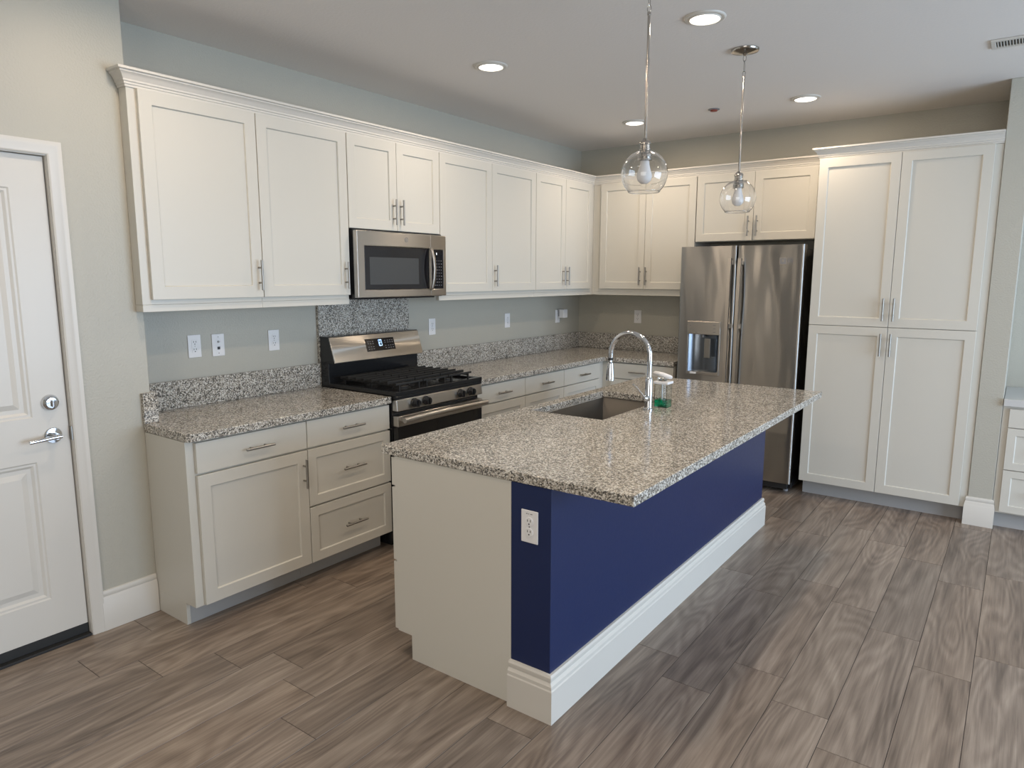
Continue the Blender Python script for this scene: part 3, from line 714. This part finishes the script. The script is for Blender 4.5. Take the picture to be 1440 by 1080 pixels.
def dig(bm, y, segs):  # seven segment digit
    w_, h_ = 0.008, 0.09
    S = {'a': (0, w_, .72, .745), 'b': (w_-.0015, w_, .60, .745), 'c': (w_-.0015, w_, .49, .62), 'd': (0, w_, .49, .515), 'e': (0, .0015, .49, .62), 'f': (0, .0015, .60, .745), 'g': (0, w_, .605, .63)}
    for s in segs:
        a, b, c, d = S[s]; slant(bm, y+a, y+b, c, d, 0.0075, 0.0082)
dig(bm, -2.757, 'bc'); dig(bm, -2.744, 'abged'); dig(bm, -2.732, 'abcd')
obj('clock', bm, CLOCK, ds)
for yy in (-2.845, -2.825, -2.805, -2.70, -2.675, -2.655, -2.635):
    for s in (0.38, 0.47, 0.60, 0.68):
        bm = nb(); slant(bm, yy, yy+0.010, s, s+0.022, 0.0074, 0.0078); obj('button_mark', bm, GREYCAP, ds)
# front
bm = nb(); prism_y(bm, [(0.641, 0.828), (0.684, 0.828), (0.676, 0.8955), (0.641, 0.8955)], ry0+0.001, ry1-0.001); pf = obj('control_panel', bm, STEEL, t, bevel=0.006, seg=3)
for yy in (-2.995, -2.900, -2.585, -2.487):
    bm = nb(); lathe(bm, [(0, 0), (0.0275, 0), (0.0275, 0.005), (0.0245, 0.009), (0.0225, 0.030), (0.0205, 0.034), (0, 0.034)], (0.680, yy, 0.862), 'X', seg=28)
    k = obj('knob', bm, BLACK, pf, smooth=True)
    bm = nb(); bx(bm, 0.7135, 0.7215, yy-0.0045, yy+0.0045, 0.842, 0.882); obj('knob_grip', bm, BLACK, k, bevel=0.001)
bm = nb(); bx(bm, 0.641, 0.682, ry0+0.006, ry1-0.006, 0.30, 0.738); do = obj('oven_door', bm, DGLASS, t, bevel=0.004)
bm = nb(); bx(bm, 0.641, 0.684, ry0+0.006, ry1-0.006, 0.7385, 0.800); obj('door_trim', bm, STEEL, do, bevel=0.003)
bm = nb(); 
tube(bm, [(0.730, ry0+0.012, 0.782), (0.731, ry0+0.2, 0.786), (0.732, (ry0+ry1)/2, 0.787), (0.731, ry1-0.2, 0.786), (0.730, ry1-0.012, 0.782)], 0.0155, 20)
for yy in (ry0+0.035, ry1-0.035): bx(bm, 0.684, 0.728, yy-0.012, yy+0.012, 0.772, 0.794)
obj('oven_handle', bm, HSTEEL, do, smooth=True)
bm = nb(); bx(bm, 0.641, 0.680, ry0+0.006, ry1-0.006, 0.095, 0.29); obj('storage_drawer', bm, BLACK, t, bevel=0.004)
# burners and grates
for i, (bxx, byy, rr) in enumerate(((0.27, ry0+0.19, 0.036), (0.53, ry0+0.19, 0.045), (0.27, ry1-0.19, 0.04), (0.53, ry1-0.19, 0.036), (0.40, (ry0+ry1)/2, 0.036))):
    bm = nb(); lathe(bm, [(0, 0), (rr+0.012, 0), (rr+0.010, 0.008), (rr, 0.009), (rr, 0.016), (rr-0.004, 0.019), (0, 0.020)], (bxx, byy, 0.9265), seg=28)
    obj('burner', bm, IRON, t, smooth=True)
W3 = (ry1-ry0-0.09)/3
for i in range(3):
    g0 = ry0+0.045+i*W3+0.003; g1 = g0+W3-0.006; zt = 0.980; bm = nb(); th = 0.0045
    def bar(xa, ya, xb_, yb, z0=zt-0.014, z1=zt):
        bx(bm, min(xa, xb_)-(th if xa == xb_ else 0), max(xa, xb_)+(th if xa == xb_ else 0), min(ya, yb)-(th if ya == yb else 0), max(ya, yb)+(th if ya == yb else 0), z0, z1)
    for yy in (g0+0.03, g1-0.03): bar(0.150, yy, 0.630, yy, zt-0.024, zt-0.0121)
    for xx in (0.150, 0.218, 0.286, 0.354, 0.422, 0.490, 0.558, 0.626): bar(xx, g0, xx, g1, zt-0.012, zt+(0.005 if 0.16 < xx < 0.62 else 0))
    bar(0.150, (g0+g1)/2, 0.630, (g0+g1)/2, zt-0.020, zt-0.008)
    for xx in (0.152, 0.388, 0.624):
        for yy in (g0+0.03, g1-0.03): bx(bm, xx-0.006, xx+0.006, yy-th, yy+th, 0.9265, zt-0.02)
    obj('grate', bm, IRON, t, bevel=0.0015)

# ================================================================== refrigerator
fx0, fx1, fyf, fz0, fz1, fm = 1.319, 2.229, -0.690, 0.080, 1.818, 1.757
t = thing('refrigerator', 'tall stainless steel side by side refrigerator with ice and water dispenser', 'refrigerator', ((fx0+fx1)/2, -0.35, 0))
bm = nb(); bx(bm, fx0+0.006, fx1-0.006, -0.615, -0.03, 0.035, 1.790); obj('case', bm, BLACK, t, bevel=0.004)
bm = nb(); bx(bm, fx0+0.03, fx1-0.03, -0.655, -0.616, 0.030, 0.076); obj('grille', bm, RUBBER, t)
for xx in (fx0+0.06, fx1-0.055):
    bm = nb(); lathe(bm, [(0, 0), (0.019, 0), (0.019, 0.012), (0.010, 0.014), (0.010, 0.033), (0, 0.033)], (xx, -0.58, 0.0), seg=20); obj('foot', bm, GREYCAP, t, smooth=True)
for xx in (fx0+0.06, fx1-0.06): box_obj('hinge_cover', BLACK, (xx-0.045, xx+0.045, -0.66, -0.56, 1.7905, 1.812), t, bevel=0.004)
DX0, DX1, DZ0, DZ1 = 1.395, 1.660, 0.838, 1.252
bm = nb()
def door_profile(x0, x1, n=10, bow=0.006, r=0.014):
    """front outline of a gently bowed door, from right-back to left-back (ccw in xy)"""
    pts = [(x1, fyf+0.068)]
    for k in range(5): a_ = k/4*PI/2; pts.append((x1-r+r*math.cos(a_), fyf+r-r*math.sin(a_)))
    for k in range(1, n): s = k/n; x = x1-r+(x0+r-x1+r)*s; pts.append((x, fyf-bow*math.sin(PI*s)*0))
    for k in range(5): a_ = k/4*PI/2; pts.append((x0+r-r*math.sin(a_), fyf+r-r*math.cos(a_)))
    pts.append((x0, fyf+0.068)); return pts[::-1]
prism(bm, door_profile(fm+0.004, fx1), fz0, fz1); dr_ = obj('door', bm, FSTEEL, t, smooth=True, angle=30)
# left door with a real recess for the dispenser
bm = nb(); x0, x1 = fx0, fm-0.004
for (a, b, z0, z1) in ((x0, x1, DZ1, fz1), (x0, x1, fz0, DZ0)):
    prism(bm, door_profile(a, b), z0, z1)
pr_ = door_profile(x0, x1)
Lp = [p for p in pr_ if p[0] < DX0]; Rp = [p for p in pr_ if p[0] > DX1]
prism(bm, sorted(Lp, key=lambda p: 0)+[(DX0, fyf), (DX0, fyf+0.068)] if Lp[0][1] > Lp[-1][1] else Lp, DZ0, DZ1)
prism(bm, [(DX1, fyf+0.068), (DX1, fyf)]+Rp, DZ0, DZ1)
bx(bm, DX0, DX1, fyf+0.066, fyf+0.068, DZ0, DZ1)
dl_ = obj('door', bm, FSTEEL, t, smooth=True, angle=30)
bm = nb()
bx(bm, DX0+0.001, DX0+0.012, fyf-0.004, fyf+0.064, DZ0+0.001, 1.150); bx(bm, DX1-0.012, DX1-0.001, fyf-0.004, fyf+0.064, DZ0+0.001, 1.150)
bx(bm, DX0+0.012, DX1-0.012, fyf-0.004, fyf+0.064, DZ0+0.001, DZ0+0.022)
dp = obj('dispenser', bm, STEEL, dl_, bevel=0.002)
bm = nb()   # curved dark back of the niche
n = 12; prev = None
for k in range(n+1):
    s = k/n; x = DX0+0.0125+(DX1-DX0-0.025)*s; y = fyf+0.010+0.050*math.sin(PI*min(1, max(0, s)))**0.6
    a = bm.verts.new((x, y, DZ0+0.022)); b = bm.verts.new((x, y, 1.150))
    if prev: bm.faces.new((prev[0], a, b, prev[1]))
    prev = (a, b)
NICHE = simple('niche_grey', (0.16, 0.18, 0.21), 0.22, metal=0.85)
obj('niche', bm, NICHE, dp, smooth=True, angle=60)
bm = nb(); bx(bm, DX0+0.001, DX1-0.001, fyf-0.006, fyf+0.064, 1.1505, DZ1-0.001); cpn = obj('control_strip', bm, STEEL, dp, bevel=0.003)
bm = nb()
bm.free()
for k in range(3): box_obj('button_mark', GREYCAP, (DX1-0.058, DX1-0.038, fyf-0.0066, fyf-0.0058, 1.170+k*0.026, 1.174+k*0.026), cpn)
for k in range(2): box_obj('button_mark', GREYCAP, (DX0+0.022, DX0+0.030, fyf-0.0066, fyf-0.0058, 1.185+k*0.030, 1.190+k*0.030), cpn)
box_obj('button_mark', GREYCAP, (DX0+0.066, DX0+0.084, fyf-0.0066, fyf-0.0058, 1.164, 1.170), cpn)
bm = nb(); bx(bm, 1.532, 1.580, fyf+0.008, fyf+0.018, 0.970, 1.118); obj('dispenser_paddle', bm, NICKEL, dp, bevel=0.003)
bm = nb(); tube(bm, [(1.515, fyf+0.02, 1.149), (1.515, fyf+0.02, 1.128)], 0.008, 12); obj('water_spout', bm, GREYCAP, dp, smooth=True)
bm = nb(); bx(bm, DX0+0.035, DX0+0.085, fyf-0.0055, fyf-0.0035, DZ0+0.004, DZ0+0.019); obj('drip_tray_sticker', bm, PLASTIC, dp)
for nm, xx, dpar in (('handle', fm-0.036, dl_), ('handle', fm+0.036, dr_)):
    bm = nb(); n = 14; zt_, zb2 = 1.725, 0.72
    for k in range(n):
        for q in (0,): pass
    P = []
    for k in range(n+1):
        s = k/n; z = zb2+(zt_-zb2)*s; y = fyf-0.050-0.010*math.sin(PI*s)
        P.append([bm.verts.new((xx+dx, y+dy, z)) for dx, dy in ((-0.014, 0.004), (-0.012, -0.006), (0.012, -0.006), (0.014, 0.004), (0.010, 0.010), (-0.010, 0.010))])
    for A_, B_ in zip(P[:-1], P[1:]):
        for k in range(6): bm.faces.new((A_[k], A_[(k+1) % 6], B_[(k+1) % 6], B_[k]))
    bm.faces.new(P[0]); bm.faces.new(P[-1][::-1])
    for z in (zb2+0.03, 1.225, zt_-0.03): bx(bm, xx-0.008, xx+0.008, fyf-0.045, fyf+0.001, z-0.015, z+0.015)
    obj('handle', bm, HSTEEL, dpar, smooth=True, angle=50)
# badge and round emblem on the right door
bm = nb(); bx(bm, 2.062, 2.112, fyf-0.0012, fyf+0.001, 1.676, 1.727); bd = obj('badge', bm, HSTEEL, dr_, bevel=0.0005)
bm = nb(); bx(bm, 2.068, 2.106, fyf-0.002, fyf-0.0012, 1.682, 1.721); obj('badge_print', bm, GREYCAP, bd)
bm = nb(); bx(bm, 2.078, 2.096, fyf-0.0026, fyf-0.002, 1.694, 1.714); obj('badge_mark', bm, HSTEEL, bd)
bm = nb(); ex, ez = 2.136, 1.708
tube(bm, [(ex+0.0165*math.cos(2*PI*k/28), fyf-0.001, ez+0.0165*math.sin(2*PI*k/28)) for k in range(29)], 0.0014, 6, caps=False)
tube(bm, [(ex-0.007+0.005*math.cos(a/3), fyf-0.001, ez+0.008*math.sin(a/3)) for a in range(2, 18)], 0.0012, 6)
tube(bm, [(ex+0.006+0.005*math.cos(a/3+1.2), fyf-0.001, ez+0.008*math.sin(a/3+1.2)) for a in range(0, 15)], 0.0012, 6)
tube(bm, [(ex-0.004, fyf-0.001, ez-0.001), (ex+0.003, fyf-0.001, ez+0.001), (ex+0.009, fyf-0.001, ez)], 0.0012, 6)
obj('emblem', bm, GREYCAP, dr_, smooth=True)

# ================================================================== desk cabinet at the right edge
t = thing('desk_cabinet', 'white drawer cabinet under the pale desk top at the right edge', 'cabinet', (3.75, -0.3, 0))
bm = nb(); bx(bm, 3.453, 4.30, -0.607, -0.003, TK, 0.7975); obj('carcass', bm, WHITE, t, bevel=0.001)
box_obj('toe_kick', TOE, (3.453, 4.30, -0.548, -0.534, 0, TK), t)
f = fmap('-y')
for z0, z1, fl in ((0.665, 0.782, True), (0.395, 0.660, False), (0.118, 0.390, False)):
    o = shaker('-y', 3.488, 3.93, z0, z1, 0.627, rail=0.045, name='drawer', parent=t, flat=fl)
    pull('-y', 3.709, (z0+z1)/2, 0.627, o, vertical=False)
for z0, z1, fl in ((0.665, 0.782, True), (0.395, 0.660, False), (0.118, 0.390, False)):
    o = shaker('-y', 3.935, 4.28, z0, z1, 0.627, rail=0.045, name='drawer', parent=t, flat=fl)
    pull('-y', 4.107, (z0+z1)/2, 0.627, o, vertical=False)
bm = nb(); bx(bm, 3.453, 5.1, -0.640, -0.003, 0.798, 0.842)
dk = tag(obj('desk_counter', bm, DESKTOP, bevel=0.003), 'pale grey desk top against the wall at the right edge', 'desk top')
t = thing('desk_cabinet', 'second white cabinet holding up the far right end of the desk top', 'cabinet', (4.9, -0.3, 0))
bm = nb(); bx(bm, 4.75, 5.09, -0.607, -0.003, TK, 0.7975); obj('carcass', bm, WHITE, t)
box_obj('toe_kick', TOE, (4.75, 5.09, -0.548, -0.534, 0, TK), t)
shaker('-y', 4.76, 5.08, 0.118, 0.785, 0.627, name='door', parent=t)

# ================================================================== outlets and plates
def outlet(face, u, z, d, label, decora=False, tiny=False, group=None):
    f = fmap(face); c = f(u, z, d)
    t = thing('wall_outlet', label, 'outlet', c, group)
    bm = nb(); fbox(bm, f, u-0.036, u+0.036, z-0.060, z+0.060, d+0.0005, d+0.006); pl = obj('cover_plate', bm, PLASTIC, t, bevel=0.003)
    if decora:
        bm = nb(); fbox(bm, f, u-0.0165, u+0.0165, z-0.034, z+0.034, d+0.006, d+0.008); obj('receptacle', bm, PLASTIC, t, bevel=0.001)
    for s in (-1, 1):
        zz = z+s*0.0195
        if not decora:
            bm = nb(); 
            A = 'X' if face == '+x' else 'Y'
            sg = 1 if face == '+x' else -1
            lathe(bm, [(0, sg*0.0055), (0.0165, sg*0.0055), (0.0165, sg*0.0078), (0.0155, sg*0.0085), (0, sg*0.0085)], f(u, zz, d), A, seg=24)
            obj('receptacle', bm, PLASTIC, t, smooth=True)
        bm = nb()
        for du in (-0.0062, 0.0062): fbox(bm, f, u+du-0.0012, u+du+0.0012, zz-0.0005, zz+0.0075, d+0.0078, d+0.0090)
        fbox(bm, f, u-0.0024, u+0.0024, zz-0.0105, zz-0.0062, d+0.0078, d+0.0090)
        obj('slots', bm, SLOT, t)
    bm = nb(); fbox(bm, f, u-0.002, u+0.002, z-0.002, z+0.002, d+0.006, d+0.0088 if decora else d+0.0072); obj('screw', bm, NICKEL, t)
    if tiny:
        bm = nb()
        for k, wd in ((-0.014, 0.006), (-0.005, 0.004), (0.004, 0.009)): fbox(bm, f, u+k, u+k+wd, z+0.046, z+0.049, d+0.0058, d+0.0064)
        obj('print_mark', bm, GREYCAP, t)
    return t
outlet('+x', -3.931, 1.226, 0, 'white outlet left of the coax plate on the range wall', decora=True)
outlet('+x', -3.449, 1.223, 0, 'white outlet between the coax plate and the stove granite panel')
outlet('+x', -2.104, 1.225, 0, 'white outlet just right of the gas range')
outlet('+x', -1.176, 1.225, 0, 'white outlet halfway along the wall between range and corner')
outlet('+x', -0.393, 1.225, 0, 'white outlet nearest the corner, partly behind a plugged in adapter')
outlet('-y', 0.633, 1.226, 0, 'white outlet on the back wall left of the refrigerator')
outlet('-y', 2.160, 0.716, 3.940, 'white outlet on the navy end of the island', tiny=True)
t = thing('plug_adapter', 'square white adapter plugged into the outlet nearest the corner', 'adapter', (0.009, -0.385, 1.26))
bm = nb(); bx(bm, 0.0095, 0.075, -0.400, -0.330, 1.212, 1.290)
obj('housing', bm, PLASTIC, t, bevel=0.004)
bm = nb(); bx(bm, 0.0155, 0.028, -0.4015, -0.4000, 1.225, 1.286); obj('dark_side_strip', bm, GREYCAP, t)  # thin dark strip along the adapter's near side
t = thing('coax_plate', 'white wall plate with coax and phone jacks, second plate from the left', 'wall plate', (0.0, -3.797, 1.222))
bm = nb(); bx(bm, 0.0005, 0.006, -3.833, -3.761, 1.162, 1.282); obj('cover_plate', bm, PLASTIC, t, bevel=0.003)
bm = nb(); lathe(bm, [(0, 0.006), (0.006, 0.006), (0.006, 0.010), (0.0042, 0.010), (0.0042, 0.015), (0, 0.015)], (0, -3.797, 1.240), 'X', seg=20); obj('coax_jack', bm, NICKEL, t, smooth=True)
bm = nb(); bx(bm, 0.006, 0.0072, -3.804, -3.789, 1.198, 1.213); obj('phone_jack', bm, SLOT, t)
for z in (1.266, 1.178):
    bm = nb(); lathe(bm, [(0, 0.006), (0.003, 0.006), (0.0025, 0.0075), (0, 0.0075)], (0, -3.797, z), 'X', seg=12); obj('screw', bm, NICKEL, t, smooth=True)

# ================================================================== ceiling fixtures
def recessed(x, y, label, group=None):
    t = thing('recessed_light', label, 'ceiling light', (x, y, H), group)
    bm = nb(); lathe(bm, [(0.094, -0.0005), (0.092, -0.006), (0.085, -0.0085), (0.073, -0.006), (0.068, -0.012), (0.066, -0.0005)], (x, y, H), seg=48, close=True); obj('trim_ring', bm, TRIM, t, smooth=True, angle=60)
    bm = nb(); lathe(bm, [(0, -0.016), (0.03, -0.0155), (0.055, -0.013), (0.0655, -0.008), (0.0655, -0.002), (0, -0.002)], (x, y, H), seg=40); obj('lens', bm, LENS, t, smooth=True)
    area('lamp', (0, 0, -0.020), (0.13, 0.13), (0, 0, 0), LAMP_POWER, LAMP_COLOR, 'DISK', t)
recessed(2.208, -2.636, 'recessed ceiling light nearest the camera, above the island')
recessed(0.967, -2.628, 'recessed ceiling light in front of the microwave')
recessed(2.213, -0.855, 'recessed ceiling light in front of the refrigerator and pantry')
recessed(0.974, -0.853, 'recessed ceiling light closest to the room corner, behind the near pendant rod')
for x, y in ((0.97, -4.41), (2.21, -4.41), (3.9, -3.0), (5.6, -3.0), (2.2, -6.6), (4.5, -6.6)): recessed(x, y, 'added recessed ceiling light outside the kitchen view', 'added recessed lights outside the view')  # extra unseen fixtures added to light the room

def pendant(x, y, label):
    t = thing('pendant_light', label, 'pendant light', (x, y, H))
    bm = nb(); lathe(bm, [(0, 0), (0.071, -0.0005), (0.071, -0.006), (0.067, -0.012), (0.045, -0.018), (0.016, -0.023), (0.009, -0.030), (0, -0.031)], (x, y, H), seg=40); obj('canopy', bm, POLN, t, smooth=True)
    bm = nb()
    def link(zc, hz, ax):
        tube(bm, [((x+0.008*math.sin(2*PI*k/20)*(1 if ax == 0 else 0)), (y+0.008*math.sin(2*PI*k/20)*(1 if ax else 0)), zc+hz*math.cos(2*PI*k/20)) for k in range(21)], 0.0016, 6, caps=False)
    link(H-0.044, 0.015, 0); link(H-0.083, 0.027, 1); link(H-0.119, 0.013, 0)
    obj('chain', bm, POLN, t, smooth=True)
    zt = H-0.133; zs = 2.135
    bm = nb(); tube(bm, [(x, y, zt+0.002), (x, y, zt), (x, y, zs)], [0.003, 0.0056, 0.0056], 14)
    zm = (zt+zs)/2+0.06; tube(bm, [(x, y, zm+0.012), (x, y, zm-0.012)], 0.0072, 14); tube(bm, [(x, y, zt), (x, y, zt-0.01)], 0.0075, 14); obj('rod', bm, POLN, t, smooth=True)
    zc = 2.006
    bm = nb(); lathe(bm, [(0, 2.147), (0.008, 2.147), (0.012, 2.140), (0.020, 2.134), (0.0235, 2.127), (0.0235, 2.122), (0.0215, 2.120), (0.0215, 2.106), (0.0235, 2.104), (0.0235, 2.098), (0.0215, 2.096), (0.0225, 2.085), (0.0285, 2.081), (0.0285, 2.071), (0.0265, 2.069), (0.0285, 2.067), (0.0285, 2.059), (0.020, 2.057), (0, 2.057)], (x, y, 0), seg=36); obj('socket', bm, POLN, t, smooth=True)
    Rg = 0.0945; bm = nb(); prof = []
    a0, a1 = math.asin(0.030/Rg), PI-math.asin(0.064/Rg)
    n = 26
    outer = [(Rg*math.sin(a0+(a1-a0)*k/n), zc+Rg*math.cos(a0+(a1-a0)*k/n)) for k in range(n+1)]
    th = 0.0022
    inner = [((Rg-th)*math.sin(a0+(a1-a0)*k/n), zc+(Rg-th)*math.cos(a0+(a1-a0)*k/n)) for k in range(n+1)]
    lip = [(outer[-1][0]+0.0012, outer[-1][1]-0.002), (inner[-1][0]+0.0002, outer[-1][1]-0.0035)]
    lathe(bm, outer+lip+inner[::-1], (x, y, 0), seg=56, close=True); obj('glass_shade', bm, GLASS, t, smooth=True, angle=80)
    bm = nb(); lathe(bm, [(0, 2.0575), (0.0185, 2.0565), (0.0195, 2.042), (0.025, 2.022), (0.0305, 2.003), (0.0305, 1.992), (0.026, 1.978), (0.014, 1.968), (0, 1.966)], (x, y, 0), seg=32); obj('bulb', bm, BULBM, t, smooth=True)
pendant(2.196, -3.186, 'near clear glass globe pendant hanging over the island sink end')
pendant(2.210, -2.077, 'farther clear glass globe pendant hanging over the far end of the island')

t = thing('ceiling_vent', 'white slotted air vent on the ceiling near the top right corner', 'air vent', (3.43, -1.42, H))
vx0, vx1, vy0, vy1 = 3.243, 3.62, -1.505, -1.345
bm = nb(); ring_slab(bm, (vx0, vx1, vy0, vy1), (vx0+0.022, vx1-0.022, vy0+0.028, vy1-0.028), H-0.009, H-0.0005); obj('frame', bm, TRIM, t, bevel=0.003)
bm = nb(); bx(bm, vx0+0.021, vx1-0.021, vy0+0.027, vy1-0.027, H-0.002, H-0.0006); obj('duct_opening', bm, SLOT, t)
x = vx0+0.028
while x < vx1-0.028:
    bm = nb(); bx(bm, x, x+0.0035, vy0+0.0285, vy1-0.0285, H-0.0085, H-0.0022)
    bmesh.ops.rotate(bm, verts=bm.verts, cent=(x, 0, H-0.005), matrix=Matrix.Rotation(0.35, 3, 'Y')); obj('louver', bm, TRIM, t); x += 0.0125
t = thing('sprinkler_cover', 'small round reddish fire sprinkler cover on the ceiling', 'sprinkler', (1.611, -0.901, H))
bm = nb(); lathe(bm, [(0, -0.0005), (0.040, -0.0005), (0.040, -0.004), (0.030, -0.006), (0, -0.006)], (1.611, -0.901, H), seg=28); obj('escutcheon', bm, GREYCAP, t, smooth=True)
bm = nb(); lathe(bm, [(0, -0.006), (0.024, -0.006), (0.024, -0.014), (0, -0.015)], (1.611, -0.901, H), seg=24); obj('cap', bm, RED, t, smooth=True)

# drop helper properties
for o in bpy.data.objects:
    if '_loc' in o: del o['_loc']
